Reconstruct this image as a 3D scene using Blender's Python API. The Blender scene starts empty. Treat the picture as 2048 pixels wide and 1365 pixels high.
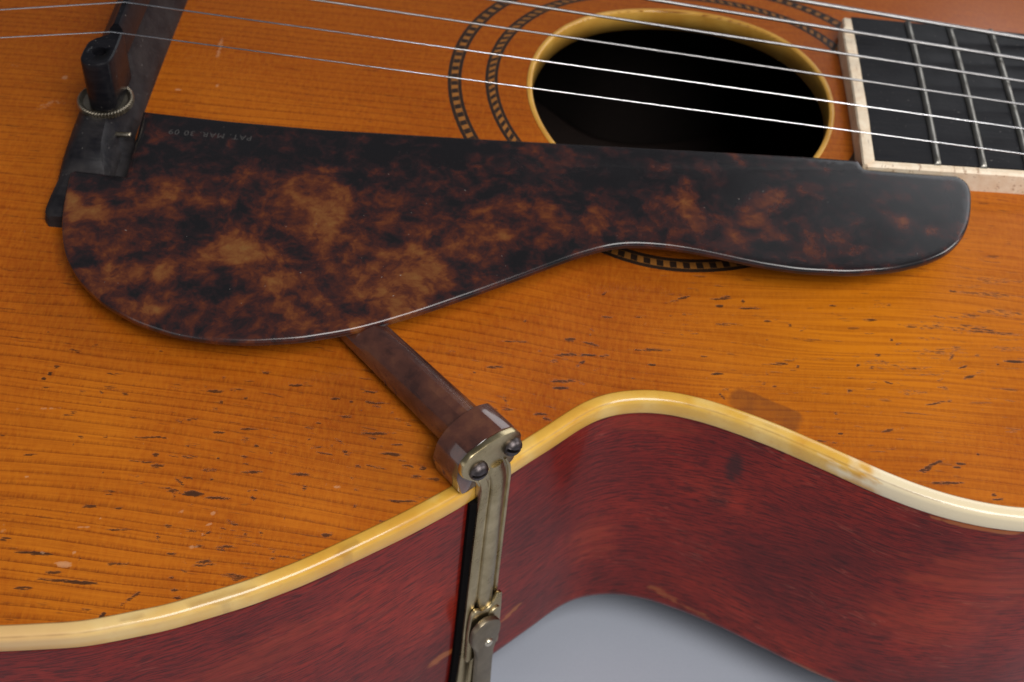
import bpy, bmesh, math, random
import numpy as np
from mathutils import Vector, Matrix
from mathutils.geometry import delaunay_2d_cdt

# ------------------------------------------------------------------ camera, world, lamps, exposure
K = 0.001                                   # everything below is laid out in millimetres
sc = bpy.context.scene
col = sc.collection
E_, RO, AZ = 0.8265, 0.0789, -0.0085        # looking-down angle, roll, azimuth of the camera
fw = Vector((math.sin(AZ)*math.cos(E_), math.cos(AZ)*math.cos(E_), -math.sin(E_)))
rt = Vector((math.cos(AZ), -math.sin(AZ), 0)); up = rt.cross(fw)
cx = rt*math.cos(RO)+up*math.sin(RO); cy = -rt*math.sin(RO)+up*math.cos(RO)
cam = bpy.data.cameras.new('camera'); cam_o = bpy.data.objects.new('camera', cam); col.objects.link(cam_o)
M = Matrix((cx, cy, -fw)).transposed().to_4x4(); M.translation = Vector((-34.13, -287.95, 228.66))*K
cam_o.matrix_world = M
cam.sensor_width = 36; cam.lens = 2818.8/2048*36
cam.clip_start = 0.01; cam.clip_end = 20
cam.dof.use_dof = True; cam.dof.focus_distance = 0.275; cam.dof.aperture_fstop = 26
sc.camera = cam_o
wld = bpy.data.worlds.new('World'); sc.world = wld; wld.use_nodes = True
wld.node_tree.nodes['Background'].inputs[0].default_value = (0.55, 0.58, 0.65, 1)
wld.node_tree.nodes['Background'].inputs[1].default_value = 0.16
def softbox(name, loc, target, sx, sy, watts, color=(1, 1, 1)):
    l = bpy.data.lights.new(name, 'AREA'); l.shape = 'RECTANGLE'; l.size = sx; l.size_y = sy
    l.energy = watts; l.color = color
    o = bpy.data.objects.new(name, l); col.objects.link(o)
    o.location = loc
    o.rotation_euler = (Vector(target)-Vector(loc)).to_track_quat('-Z', 'Y').to_euler()
    return o
softbox('key_softbox', (0.24, -0.52, 0.74), (0, -0.07, 0), 0.5, 0.5, 7.8, (1, 0.975, 0.94))
softbox('rear_softbox', (0.66, 0.82, 0.60), (0.02, -0.05, 0), 0.8, 0.6, 3.2, (0.95, 0.97, 1))
softbox('side_softbox', (0.95, -0.02, 0.50), (0, -0.08, 0), 0.4, 0.4, 4.0, (1, 0.98, 0.95))
softbox('front_softbox', (-0.75, -0.9, 0.25), (0, -0.1, -0.02), 0.7, 0.7, 1.2, (0.97, 0.98, 1))
vs = sc.view_settings
vs.view_transform = 'Standard'; vs.look = 'None'; vs.gamma = 1; vs.exposure = 0; vs.use_curve_mapping = False

rng = np.random.default_rng(7)
random.seed(7)
DARK=[(-95.4,-127.8,2.04,0.81,0.08,1.0),(-90.6,-128.1,2.63,0.44,0.08,0.9),(-98.0,-125.8,1.62,0.38,-0.68,0.7),(-103.2,-122.7,1.47,0.38,0.13,0.8),(-105.3,-116.5,2.68,0.38,0.13,0.8),(-103.2,-116.4,0.9,0.38,0.13,0.8),(-93.3,-122.4,1.77,0.38,0.14,0.8),(-84.6,-121.6,1.78,0.38,0.15,0.8),(-75.3,-120.7,2.09,0.38,0.16,0.8),(-86.6,-112.1,3.02,0.38,0.14,0.8),(-92.8,-113.8,1.5,0.38,0.14,0.8),(-86.6,-137.9,1.57,0.38,0.14,0.8),(-90.3,-141.5,1.28,0.39,0.14,0.8),(-91.7,-138.4,1.14,0.38,0.14,0.8),(-113.5,-148.4,5.34,0.38,0.02,1.0),(-122.4,-143.5,3.4,0.38,0.03,1.0),(-122.0,-150.6,1.66,0.38,0.11,0.8),(-117.4,-146.9,1.67,0.38,0.11,0.8),(-127.7,-141.2,1.41,0.5,0.1,0.8),(-110.4,-129.2,2.89,0.38,0.12,0.5),(-114.1,-132.8,1.3,0.38,0.11,0.8),(-128.3,-123.0,1.47,0.38,0.11,0.8),(-107.6,-137.0,2.55,0.38,0.13,0.8),(-106.4,-154.6,0.83,0.54,1.21,1.0),(-109.7,-153.6,1.23,0.38,0.12,0.5),(-95.6,-145.5,0.69,0.38,0.14,0.8),(-94.4,-148.0,0.69,0.38,0.13,0.8),(-83.4,-127.2,0.78,0.49,-0.59,0.8),(-74.1,-123.5,0.59,0.74,0.17,0.8),(-86.5,-133.0,1.49,0.62,-0.24,0.6),(-87.3,-114.5,1.05,1.55,0.14,0.4),(-84.9,-115.7,0.45,0.58,0.14,0.8),(-129.2,-104.2,0.43,0.51,0.11,1.0),(-130.2,-105.5,0.49,0.5,0.11,1.0),(-128.3,-102.4,0.62,0.38,0.11,0.8),(-125.8,-98.0,1.97,0.5,-0.2,0.6),(-121.9,-96.5,0.93,0.88,0.11,0.5),(-115.4,-106.3,3.2,1.2,-0.19,0.45),(-103.6,-104.2,2.45,1.04,0.13,0.4),(-95.2,-104.4,1.53,0.49,0.14,0.8),(-104.0,-120.2,0.59,0.61,0.13,0.8),(-97.6,-120.0,1.48,0.54,0.14,0.6),(-79.6,-100.8,1.56,0.41,0.15,0.8),(-70.9,-102.7,1.24,0.47,0.17,0.8),(-77.6,-139.2,0.86,0.38,0.15,0.8),(-93.7,-150.9,0.69,0.38,0.13,0.8),(-68.2,-132.8,1.16,0.5,0.17,0.8),(-80.4,-144.0,0.57,0.38,0.14,0.8),(-24.7,-91.0,1.81,0.38,0.24,1.0),(-24.5,-89.4,2.93,0.38,0.27,0.8),(-35.6,-82.4,2.87,0.38,0.17,0.7),(-39.2,-89.3,1.96,0.38,0.23,0.8),(-23.2,-78.9,1.49,0.38,0.25,0.8),(-24.0,-82.9,2.97,0.38,0.26,0.8),(-62.7,-102.4,2.69,0.38,0.07,0.9),(-61.6,-109.3,3.65,0.38,0.17,0.8),(-62.4,-110.6,1.32,0.38,-0.12,0.8),(-57.9,-113.3,1.97,0.38,0.08,0.9),(-67.1,-114.7,1.0,0.38,-0.41,0.8),(-54.3,-115.4,1.66,0.38,0.19,0.6),(-52.6,-117.4,1.32,0.38,0.19,0.8),(-54.8,-123.3,2.91,0.38,0.1,0.9),(-51.6,-115.4,0.66,0.38,0.19,0.8),(-55.6,-114.4,1.0,0.38,0.19,0.4),(-64.3,-100.0,1.52,0.38,0.17,0.8),(-68.2,-106.5,1.49,0.38,0.17,0.8),(-28.4,-98.1,1.78,0.38,0.23,0.8),(-27.1,-99.0,1.02,0.38,-0.19,0.8),(-35.0,-98.4,1.76,0.38,0.24,0.8),(-38.5,-99.1,1.05,0.38,0.23,0.8),(61.1,-59.9,1.1,0.45,0.03,0.8),(69.9,-59.9,8.24,0.84,0.02,0.55),(71.4,-55.9,7.2,0.98,0.02,0.45),(70.8,-64.8,6.54,1.3,0.02,0.5),(69.7,-70.1,6.74,0.51,0.02,0.6),(67.4,-69.5,2.7,0.38,0.01,0.8),(72.8,-77.0,2.68,0.38,0.02,1.0),(16.2,-67.0,2.43,0.41,0.04,0.8),(9.5,-66.7,0.82,0.38,0.04,0.8),(14.6,-65.3,0.55,0.43,-1.42,0.8),(1.2,-65.2,1.39,0.38,0.29,0.8),(10.0,-64.9,2.17,0.38,0.05,0.8),(34.3,-65.5,1.08,0.38,0.04,0.8),(-16.5,-66.3,0.75,0.38,0.69,0.8),(-15.2,-71.9,1.39,0.38,0.17,0.8),(-8.7,-70.9,1.66,0.4,0.13,0.5),(11.0,-71.2,2.96,0.4,0.04,0.6),(-5.7,-78.6,4.05,0.38,0.1,0.8),(-19.1,-81.9,2.2,0.38,0.21,1.0),(-15.8,-81.4,1.37,0.38,0.17,0.8),(9.1,-83.3,1.58,0.38,0.04,1.0),(-5.1,-82.1,0.81,0.38,0.09,0.8),(22.3,-80.4,2.09,0.38,0.02,0.8),(26.3,-80.9,0.53,0.46,0.02,0.8),(39.1,-80.3,0.39,0.38,0.03,0.8),(42.1,-80.6,0.53,0.38,0.04,0.8),(46.7,-73.7,0.4,0.41,0.05,0.8),(43.4,-77.6,0.66,0.38,0.04,0.8),(61.6,-79.4,1.13,0.39,0.36,0.8),(62.8,-81.7,1.41,0.38,0.36,0.8),(69.3,-78.1,0.54,0.38,0.1,0.8),(-19.9,-67.6,0.76,0.59,1.17,0.4),(28.1,-71.5,1.43,0.38,0.68,0.5),(-1.2,-66.4,1.68,0.38,0.36,0.5),(53.1,-103.0,3.17,0.44,0.51,0.8),(52.0,-104.1,1.16,0.61,0.59,0.7),(56.1,-106.9,3.2,0.38,0.07,0.8),(51.2,-108.7,0.53,0.41,0.07,0.8),(58.3,-103.2,1.08,0.4,0.07,0.8),(65.9,-109.9,1.61,0.38,0.09,0.8),(65.3,-108.9,0.54,0.38,0.09,0.8),(37.1,-86.5,0.55,0.41,0.02,0.8),(54.7,-88.7,2.28,0.38,0.29,0.8),(-24.9,-91.1,1.74,0.38,0.28,1.0),(62.9,-99.9,0.32,0.38,0.09,0.8),(34.7,-96.5,0.54,0.38,0.02,0.8)]
PALE=[(-116.1,-145.1,1.9,0.72,0.01,1.0),(-114.0,-137.2,1.65,0.3,0.11,0.8),(-90.5,-131.3,0.77,0.52,0.54,0.8),(-92.9,-138.8,1.01,0.39,0.14,0.8),(-96.7,-131.9,1.03,0.35,0.74,0.6),(-90.8,-133.8,0.77,0.3,0.53,0.8),(-127.1,-112.3,2.68,0.3,0.11,0.5),(-127.5,-127.8,0.52,0.3,0.1,0.8),(-114.5,-142.6,0.5,0.34,0.11,0.8),(-120.4,-143.3,0.5,0.34,0.11,0.7),(-67.8,-122.3,0.53,0.3,0.18,1.0),(-111.4,-135.0,0.36,0.3,0.13,1.0),(-128.7,-139.1,0.76,1.45,0.1,0.4),(-91.7,-135.9,0.31,0.3,0.14,0.8),(-133.5,-113.0,0.8,0.46,0.11,0.4),(-67.9,-122.3,0.86,0.3,0.18,1.0),(-50.9,-110.5,0.3,0.3,0.2,0.6),(-115.2,-0.1,5.08,0.67,1.62,0.7),(-121.6,-18.0,0.95,0.57,0.13,1.0),(-121.0,-5.1,3.66,0.82,0.14,0.3),(-151.2,-27.9,4.11,0.91,0.69,0.5),(-148.7,-26.3,2.33,1.11,0.13,0.4),(-163.2,-13.9,0.71,1.0,0.14,0.8),(-149.5,-17.0,0.83,0.78,0.13,0.8),(-112.7,-15.3,0.6,0.58,0.13,0.8),(-160.9,-19.5,0.94,1.35,0.13,0.5),(-130.3,-23.0,1.76,1.3,0.13,0.4)]
STAIN=[(19.2,-91.4,8.05,2.25,-0.41,1.0)]
BLOB=[(-132.4,-64.1,3.2,6.0,1.0),(-112.8,-58.6,6.5,4.6,0.7),(-85.9,-53.7,6.0,6.2,0.9),(-79.2,-60.8,4.3,7.5,0.95),(-94.4,-73.2,6.8,6.4,1.0),(-100.1,-76.8,4.7,4.2,0.8),(-107.0,-84.1,3.1,5.5,0.95),(-121.8,-83.7,5.6,3.4,0.7),(-60.9,-83.8,5.2,6.1,1.0),(-63.3,-89.6,4.6,2.0,1.0),(-54.6,-74.5,5.3,5.7,0.85),(-56.0,-80.4,4.7,3.5,0.9),(-44.6,-65.9,3.2,3.7,0.7),(-30.7,-61.2,4.4,4.5,0.75),(-34.3,-55.4,2.8,3.1,0.7),(-20.0,-52.1,2.8,2.4,0.7),(-0.9,-49.8,5.1,5.5,0.95),(0.1,-57.5,3.3,3.8,0.7),(10.9,-31.9,2.9,1.7,0.9),(20.5,-48.8,5.1,5.5,0.85),(19.0,-56.9,8.4,4.6,0.65),(29.8,-60.2,3.3,2.3,0.6),(50.9,-48.4,4.0,3.2,0.7),(44.7,-59.9,1.7,1.5,0.7),(-86.9,-85.3,3.1,2.7,0.6),(-106.2,-41.7,0.9,2.1,0.8),(-70.0,-55.0,3.3,6.2,0.5),(-66.7,-50.6,3.3,1.9,0.7),(-44.5,-31.6,9.9,1.2,0.55),(-32.8,-32.2,3.5,1.2,0.6),(-95.5,-50.0,3.9,4.0,0.65),(-79.6,-91.4,4.6,2.7,0.45),(-113.0,-89.7,3.0,3.4,0.5),(-39.7,-57.6,4.9,4.6,0.45),(-14.3,-56.2,6.7,4.6,0.5),(56.6,-38.8,0.9,3.3,0.7),(-93.4,-36.3,3.4,1.7,0.35),(-89.2,-60.4,3.2,2.3,0.7),(-122.7,-72.1,3.1,4.3,0.35),(28.0,-54.2,4.5,3.1,0.5),(-70.6,-74.9,3.2,4.3,0.35),(-46.9,-76.5,3.2,2.1,0.5)]
# ------------------------------------------------------------------ helpers
ROOT_Z = -94.0
def link(name, me, mat, parent):
    o = bpy.data.objects.new(name, me); col.objects.link(o)
    if mat is not None: me.materials.append(mat)
    if parent is not None:
        o.parent = parent
        if parent.type == 'EMPTY': o.location = -parent.location   # part meshes are laid out in guitar coordinates
    return o
def mesh(name, verts, faces, mat, parent, smooth=True, uv=None, attrs=None, sharp=None):
    me = bpy.data.meshes.new(name)
    v = np.asarray(verts, float)*K
    me.from_pydata(v.tolist(), [], [list(map(int, f)) for f in faces])
    if smooth: me.polygons.foreach_set('use_smooth', [True]*len(me.polygons))
    if attrs:
        for k, a in attrs.items():
            at = me.attributes.new(k, 'FLOAT', 'POINT'); at.data.foreach_set('value', np.asarray(a, np.float32))
    if uv is not None:
        l = me.uv_layers.new(name='UVMap'); li = np.empty(len(me.loops), int); me.loops.foreach_get('vertex_index', li)
        l.data.foreach_set('uv', np.asarray(uv, np.float32)[li].ravel())
    me.update()
    if sharp is not None: me.set_sharp_from_angle(angle=math.radians(sharp))
    return link(name, me, mat, parent)
def fix_normals(o):
    bm = bmesh.new(); bm.from_mesh(o.data); bmesh.ops.recalc_face_normals(bm, faces=bm.faces); bm.to_mesh(o.data); bm.free(); return o
def grid_faces(nu, nv, cu=False, cv=False):
    i = np.arange(nu if cu else nu-1); j = np.arange(nv if cv else nv-1)
    I, J = np.meshgrid(i, j, indexing='ij'); I2 = (I+1) % nu; J2 = (J+1) % nv
    return np.stack([I*nv+J, I2*nv+J, I2*nv+J2, I*nv+J2], -1).reshape(-1, 4)
def smooth_line(P, step, sigma, closed=False):
    P = np.asarray(P, float)
    Q = np.vstack([P, P[:1]]) if closed else P
    s = np.r_[0, np.cumsum(np.hypot(*np.diff(Q[:, :2], axis=0).T))]
    n = int(s[-1]/step); t = np.linspace(0, s[-1], n+1)
    if closed: t = t[:-1]
    R = np.c_[[np.interp(t, s, Q[:, k]) for k in range(P.shape[1])]].T
    if sigma > 0:
        r = int(3*sigma/step)+1; k = np.exp(-.5*(np.arange(-r, r+1)*step/sigma)**2); k /= k.sum()
        if closed: Rp = np.vstack([R[-r:], R, R[:r]])
        else: Rp = np.vstack([2*R[0]-R[r:0:-1], R, 2*R[-1]-R[-2:-r-2:-1]])
        R = np.c_[[np.convolve(Rp[:, k2], k, 'valid') for k2 in range(P.shape[1])]].T
    return R
def normals2(P, closed=True):
    if closed: d = np.roll(P, -1, 0)-np.roll(P, 1, 0)
    else: d = np.gradient(P, axis=0)
    d = d[:, :2]/np.maximum(np.hypot(d[:, 0], d[:, 1]), 1e-9)[:, None]
    return np.c_[d[:, 1], -d[:, 0]]          # right-hand side of travel
def vnoise(x, y, seed=0):
    xi = np.floor(x).astype(int); yi = np.floor(y).astype(int); fx = x-xi; fy = y-yi
    fx = fx*fx*(3-2*fx); fy = fy*fy*(3-2*fy)
    def hsh(a, b):
        n = (a*374761393+b*668265263+seed*1442695041) & 0xffffffff
        n = ((n ^ (n >> 13))*1274126177) & 0xffffffff
        return ((n ^ (n >> 16)) & 0xffff)/65535.
    return (hsh(xi, yi)*(1-fx)+hsh(xi+1, yi)*fx)*(1-fy)+(hsh(xi, yi+1)*(1-fx)+hsh(xi+1, yi+1)*fx)*fy
def fbm(x, y, o=4, seed=0):
    a = 0; amp = 1; tot = 0
    for i in range(o): a = a+amp*vnoise(x*2**i, y*2**i, seed+i); tot += amp; amp *= .55
    return a/tot
def marks(x, y, lst, soft=.35, seed=3):
    out = np.zeros_like(x)
    for mx, my, L, W, an, st in lst:
        b = (abs(x-mx) < L*1.5+2) & (abs(y-my) < L*1.5+W*2+2)
        i = np.nonzero(b)[0]
        if not len(i): continue
        dx = x[i]-mx; dy = y[i]-my; c, s = math.cos(an), math.sin(an)
        u = (dx*c+dy*s)/L; v = (-dx*s+dy*c)/W
        r = np.sqrt(u*u+v*v)+(fbm(x[i]*.35, y[i]*1.1, 3, seed)-.5)*.9
        m = np.clip((1.35-r)/soft, 0, 1); m = m*m*(3-2*m)
        out[i] = np.maximum(out[i], m*st)
    return out

# ------------------------------------------------------------------ node helper
class NT:
    def __init__(s, name):
        s.m = bpy.data.materials.new(name); s.m.use_nodes = True; s.t = s.m.node_tree; s.n = s.t.nodes
        s.b = s.n['Principled BSDF']
    def new(s, ty, **kw):
        n = s.n.new(ty)
        for k, v in kw.items(): setattr(n, k, v)
        return n
    def put(s, sock, v):
        if isinstance(v, bpy.types.NodeSocket): s.t.links.new(v, sock)
        elif v is not None: sock.default_value = v
    def math(s, op, a, b=None, c=None, clamp=False):
        n = s.new('ShaderNodeMath', operation=op, use_clamp=clamp)
        for i, v in enumerate((a, b, c)): s.put(n.inputs[i], v)
        return n.outputs[0]
    def coord(s, kind='Object', scale=(1000, 1000, 1000), rot=(0, 0, 0), loc=(0, 0, 0)):
        tc = s.new('ShaderNodeTexCoord'); mp = s.new('ShaderNodeMapping')
        s.t.links.new(tc.outputs[kind], mp.inputs[0]); mp.inputs['Scale'].default_value = scale
        mp.inputs['Rotation'].default_value = rot; mp.inputs['Location'].default_value = loc
        return mp.outputs[0]
    def noise(s, vec, scale=1, detail=3, rough=.5, dist=0, out=0):
        n = s.new('ShaderNodeTexNoise'); s.put(n.inputs['Vector'], vec)
        n.inputs['Scale'].default_value = scale; n.inputs['Detail'].default_value = detail
        n.inputs['Roughness'].default_value = rough; n.inputs['Distortion'].default_value = dist
        return n.outputs[out]
    def ramp(s, f, stops, interp='LINEAR'):
        n = s.new('ShaderNodeValToRGB'); s.put(n.inputs[0], f); r = n.color_ramp; r.interpolation = interp
        while len(r.elements) < len(stops): r.elements.new(.5)
        for e, (p, c) in zip(r.elements, stops):
            e.position = p; e.color = (c, c, c, 1) if isinstance(c, (int, float)) else (*c, 1)
        return n.outputs[0]
    def mix(s, f, a, b, blend='MIX'):
        n = s.new('ShaderNodeMix', data_type='RGBA', blend_type=blend)
        s.put(n.inputs[0], f)
        for k, v in ((6, a), (7, b)):
            s.put(n.inputs[k], (*v, 1) if isinstance(v, tuple) and len(v) == 3 else v)
        return n.outputs[2]
    def attr(s, name):
        return s.new('ShaderNodeAttribute', attribute_name=name).outputs['Fac']
    def sep(s, vec):
        n = s.new('ShaderNodeSeparateXYZ'); s.put(n.inputs[0], vec); return n.outputs
    def comb(s, x, y, z=0.0):
        n = s.new('ShaderNodeCombineXYZ')
        for i, v in enumerate((x, y, z)): s.put(n.inputs[i], v)
        return n.outputs[0]
    def bump(s, h, strength=.2, dist=.0002):
        n = s.new('ShaderNodeBump'); s.put(n.inputs['Height'], h); n.inputs['Strength'].default_value = strength
        n.inputs['Distance'].default_value = dist; s.t.links.new(n.outputs[0], s.b.inputs['Normal']); return n
    def set(s, **kw):
        for k, v in kw.items():
            sk = s.b.inputs[k.replace('_', ' ')]; s.put(sk, (*v, 1) if isinstance(v, tuple) and sk.type == 'RGBA' else v)
        return s.m

# ------------------------------------------------------------------ materials
def m_spruce():
    s = NT('spruce_top'); v = s.coord()
    x, y, z = s.sep(v)[:3]
    M = lambda a, k: s.math('MULTIPLY', a, k)
    warp = s.noise(s.comb(M(x, .012), M(y, .05)), 1, 1, .5)
    yy = s.math('ADD', s.math('MULTIPLY_ADD', x, .012, y), M(warp, 7))
    # growth rings: a hard line with ragged fibres fading away from it on one side; spacing drifts across the plate
    rag = s.noise(s.comb(M(x, 2.3), M(y, .12)), 1, 2, .7)
    var = s.noise(s.comb(0.0, M(yy, .15)), 1, 1, .6)
    fr = s.math('FRACT', s.math('MULTIPLY_ADD', var, 1.7, M(yy, .43)))
    wdt = s.math('MULTIPLY_ADD', s.math('POWER', rag, 2.2), 1.25, .045)
    line = s.ramp(s.math('DIVIDE', fr, wdt), [(0, 1), (.25, .8), (.6, .3), (1, 0)])
    reg = s.ramp(s.noise(s.comb(M(x, .006), M(yy, .04)), 1, 1, .6), [(.30, .30), (.60, 1)])
    side_ = s.ramp(s.math('MULTIPLY_ADD', x, .004, .5), [(.15, 1), (.62, .5)])
    fine = s.noise(s.comb(M(x, .035), M(yy, 1.7)), 1, 3, .65)
    silk = s.noise(s.comb(M(x, 1.2), M(y, .4)), 1, 2, .65)
    cloud = s.noise(v, .022, 3, .6)
    base = s.ramp(cloud, [(.28, (.27, .054, .0040)), (.5, (.385, .092, .0045)), (.72, (.49, .136, .0052))])
    # old lacquer, golden beside the waist; darker red far half includes painted light falloff
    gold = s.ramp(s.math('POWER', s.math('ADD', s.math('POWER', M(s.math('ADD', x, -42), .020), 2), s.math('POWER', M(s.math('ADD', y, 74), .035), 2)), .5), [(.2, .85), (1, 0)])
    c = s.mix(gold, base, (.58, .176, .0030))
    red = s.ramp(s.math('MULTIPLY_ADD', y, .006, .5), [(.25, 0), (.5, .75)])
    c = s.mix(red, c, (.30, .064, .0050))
    c = s.mix(M(line, s.math('MULTIPLY', M(reg, .85), side_)), c, (.14, .025, .002))
    c = s.mix(s.ramp(fine, [(.42, 0), (.70, .55)]), c, (.22, .040, .002))
    c = s.mix(s.ramp(silk, [(.35, .0), (.8, .30)]), c, (.58, .19, .012))
    # grime gathered in small drying checks that run with the grain
    dn = s.noise(s.comb(M(x, .15), M(yy, 1.15)), 1, 2, .62)
    dreg = s.ramp(s.noise(v, .03, 1, .5), [(.34, 0), (.58, 1)])
    dash = M(s.ramp(dn, [(.635, 0), (.70, 1)]), M(M(dreg, s.ramp(y_n(s, y), [(.46, 1), (.52, .25)])), .55))
    rg = s.noise(s.comb(M(x, .5), M(yy, 2.8)), 1, 3, .66)
    da = s.attr('dark_mark')
    dm = M(s.ramp(s.math('MULTIPLY_ADD', s.math('SUBTRACT', rg, .5), 2.3, da), [(.44, 0), (.66, 1)]), M(s.math('MINIMUM', M(da, 2.6), 1), s.math('MULTIPLY_ADD', da, .45, .55)))
    dark = s.math('MAXIMUM', s.math('MINIMUM', dm, 1), dash)
    c = s.mix(M(s.attr('stain'), .62), c, (.12, .036, .012))
    c = s.mix(M(dark, .92), c, (.024, .009, .0035))
    pn = s.noise(v, 1.25, 2, .6)
    pa = s.attr('pale_mark')
    pm = M(s.ramp(s.math('MULTIPLY_ADD', s.math('SUBTRACT', pn, .5), 1.6, pa), [(.40, 0), (.60, 1)]), M(pa, .95))
    pale = s.math('MAXIMUM', pm, M(s.ramp(pn, [(.75, 0), (.79, 1)]), .35))
    c = s.mix(M(pale, .62), c, (.56, .30, .16))
    rgh = s.ramp(cloud, [(.3, .30), (.7, .40)])
    h = s.math('SUBTRACT', s.math('MULTIPLY_ADD', line, -.25, M(silk, .25)), M(dark, 1.3))
    s.bump(h, .35, .00012)
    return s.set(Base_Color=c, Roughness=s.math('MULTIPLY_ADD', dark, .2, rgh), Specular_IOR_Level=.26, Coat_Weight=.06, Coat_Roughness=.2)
def y_n(s, y): return s.math('MULTIPLY_ADD', y, .002, .5)
def m_side():
    s = NT('red_stained_side'); tc = s.coord('UV', (1, 1, 1)); u, w = s.sep(tc)[:2]
    wob = s.noise(s.comb(s.math('MULTIPLY', u, .02), s.math('MULTIPLY', w, .03)), 1, 3, .5)
    w2 = s.math('ADD', w, s.math('ADD', s.math('MULTIPLY', u, -.10), s.math('MULTIPLY', wob, 11)))
    fine = s.noise(s.comb(s.math('MULTIPLY', u, .16), s.math('MULTIPLY', w2, 1.9)), 1, 3, .7)
    streak = s.noise(s.comb(s.math('MULTIPLY', u, .025), s.math('MULTIPLY', w2, .32)), 1, 3, .55)
    cloud = s.noise(s.comb(s.math('MULTIPLY', u, .024), s.math('MULTIPLY', w, .034)), 1, 3, .55)
    base = s.ramp(cloud, [(.32, (.13, .0070, .0045)), (.52, (.215, .0112, .0055)), (.72, (.33, .022, .007))])
    c = s.mix(s.ramp(fine, [(.46, 0), (.60, .78)]), base, (.046, .0038, .0028))
    pore = s.noise(s.comb(s.math('MULTIPLY', u, .34), s.math('MULTIPLY', w2, 3.0)), 1, 2, .6)
    c = s.mix(s.ramp(pore, [(.55, 0), (.66, .7)]), c, (.030, .003, .0025))
    c = s.mix(s.ramp(fine, [(.24, .25), (.42, 0)]), c, (.32, .035, .014))
    c = s.mix(s.ramp(streak, [(.5, 0), (.72, .35)]), c, (.085, .009, .007))
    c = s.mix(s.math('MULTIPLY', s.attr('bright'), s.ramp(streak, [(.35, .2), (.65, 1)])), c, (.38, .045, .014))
    c = s.mix(s.attr('smudge'), c, (.022, .010, .010))
    wr = s.math('ADD', s.attr('worn'), s.math('MULTIPLY', s.math('SUBTRACT', fine, .5), 1.6))
    c = s.mix(s.math('MULTIPLY', s.ramp(wr, [(.35, 0), (.75, 1)]), s.math('MINIMUM', s.math('MULTIPLY', s.attr('worn'), 1.4), .6)), c, (.46, .15, .040))
    scr = s.ramp(s.noise(s.comb(s.math('MULTIPLY', u, .05), s.math('MULTIPLY', s.math('ADD', w2, s.math('MULTIPLY', u, .14)), .62)), 1, 2, .4), [(.485, 0), (.5, 1), (.515, 0)])
    scm = s.ramp(s.noise(s.comb(s.math('MULTIPLY', u, .045), s.math('MULTIPLY', w, .09)), 1, 1, .5), [(.57, 0), (.64, .28)])
    c = s.mix(s.math('MULTIPLY', scr, scm), c, (.45, .13, .08))
    s.bump(s.math('ADD', fine, s.math('MULTIPLY', streak, .5)), .16, .00012)
    return s.set(Base_Color=c, Roughness=s.ramp(fine, [(.3, .32), (.7, .42)]), Specular_IOR_Level=.12, Coat_Weight=.28, Coat_Roughness=.10)
def m_binding():
    s = NT('aged_cream_binding'); v = s.coord()
    n = s.noise(v, .045, 3, .6); n2 = s.noise(v, .5, 3, .6)
    c = s.ramp(n, [(.3, (.60, .28, .026)), (.52, (.70, .40, .062)), (.72, (.80, .57, .20))])
    c = s.mix(s.ramp(n2, [(.55, 0), (.75, .35)]), c, (.58, .25, .03))
    c = s.mix(s.attr('bare'), c, (.80, .67, .44))
    c = s.mix(s.math('MULTIPLY', s.attr('dirt'), .75), c, (.16, .06, .015))
    s.bump(s.noise(v, .35, 3, .5), .15, .0002)
    return s.set(Base_Color=c, Roughness=.3, Specular_IOR_Level=.5, Coat_Weight=.5, Coat_Roughness=.08)
def m_ring():
    s = NT('amber_celluloid'); v = s.coord()
    c = s.ramp(s.noise(v, .08, 3, .6), [(.3, (.52, .24, .03)), (.7, (.70, .40, .08))])
    return s.set(Base_Color=c, Roughness=.3, Coat_Weight=.4, Coat_Roughness=.1)
def m_tortoise(name='tortoise_celluloid', arm=False):
    s = NT(name); v = s.coord()
    w = s.noise(v, .055, 4, .6, .6, 1)
    vm = s.new('ShaderNodeVectorMath', operation='MULTIPLY_ADD'); s.put(vm.inputs[0], w); vm.inputs[1].default_value = (9, 9, 9); s.put(vm.inputs[2], v)
    vv = vm.outputs[0]
    n1 = s.noise(vv, .055, 3, .6); n2 = s.noise(vv, .20, 4, .64); n3 = s.noise(vv, .75, 2, .6)
    if arm:
        f = s.math('ADD', s.math('MULTIPLY', n1, .55), s.math('MULTIPLY', n2, .35))
        c = s.ramp(f, [(.34, (.018, .008, .008)), (.48, (.080, .028, .018)), (.62, (.15, .058, .028))])
    else:
        a = s.attr('amber')
        f = s.math('ADD', s.math('MULTIPLY_ADD', a, .85, .06), s.math('ADD', s.math('MULTIPLY', s.math('SUBTRACT', n1, .5), .8), s.math('ADD', s.math('MULTIPLY', s.math('SUBTRACT', n2, .5), 1.45), s.math('MULTIPLY', s.math('SUBTRACT', n3, .5), .3))))
        c = s.ramp(f, [(.0, (.008, .007, .008)), (.14, (.016, .009, .010)), (.30, (.040, .012, .010)), (.46, (.080, .020, .009)), (.60, (.130, .037, .011)), (.80, (.175, .064, .017)), (1, (.185, .088, .025))])
        dust = s.ramp(s.noise(v, 1.0, 2, .5), [(.765, 0), (.79, 1)])
        c = s.mix(s.math('MULTIPLY', dust, .35), c, (.5, .45, .4))
    s.bump(s.noise(v, .12, 2, .5), .05, .0004)
    rr = s.ramp(s.noise(v, .045, 2, .6), [(.35, .20), (.7, .30)]) if not arm else .14
    return s.set(Base_Color=c, Roughness=rr, Specular_IOR_Level=.5, Coat_Weight=.25 if not arm else .8, Coat_Roughness=.12 if not arm else .05, Coat_IOR=1.5)
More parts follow.
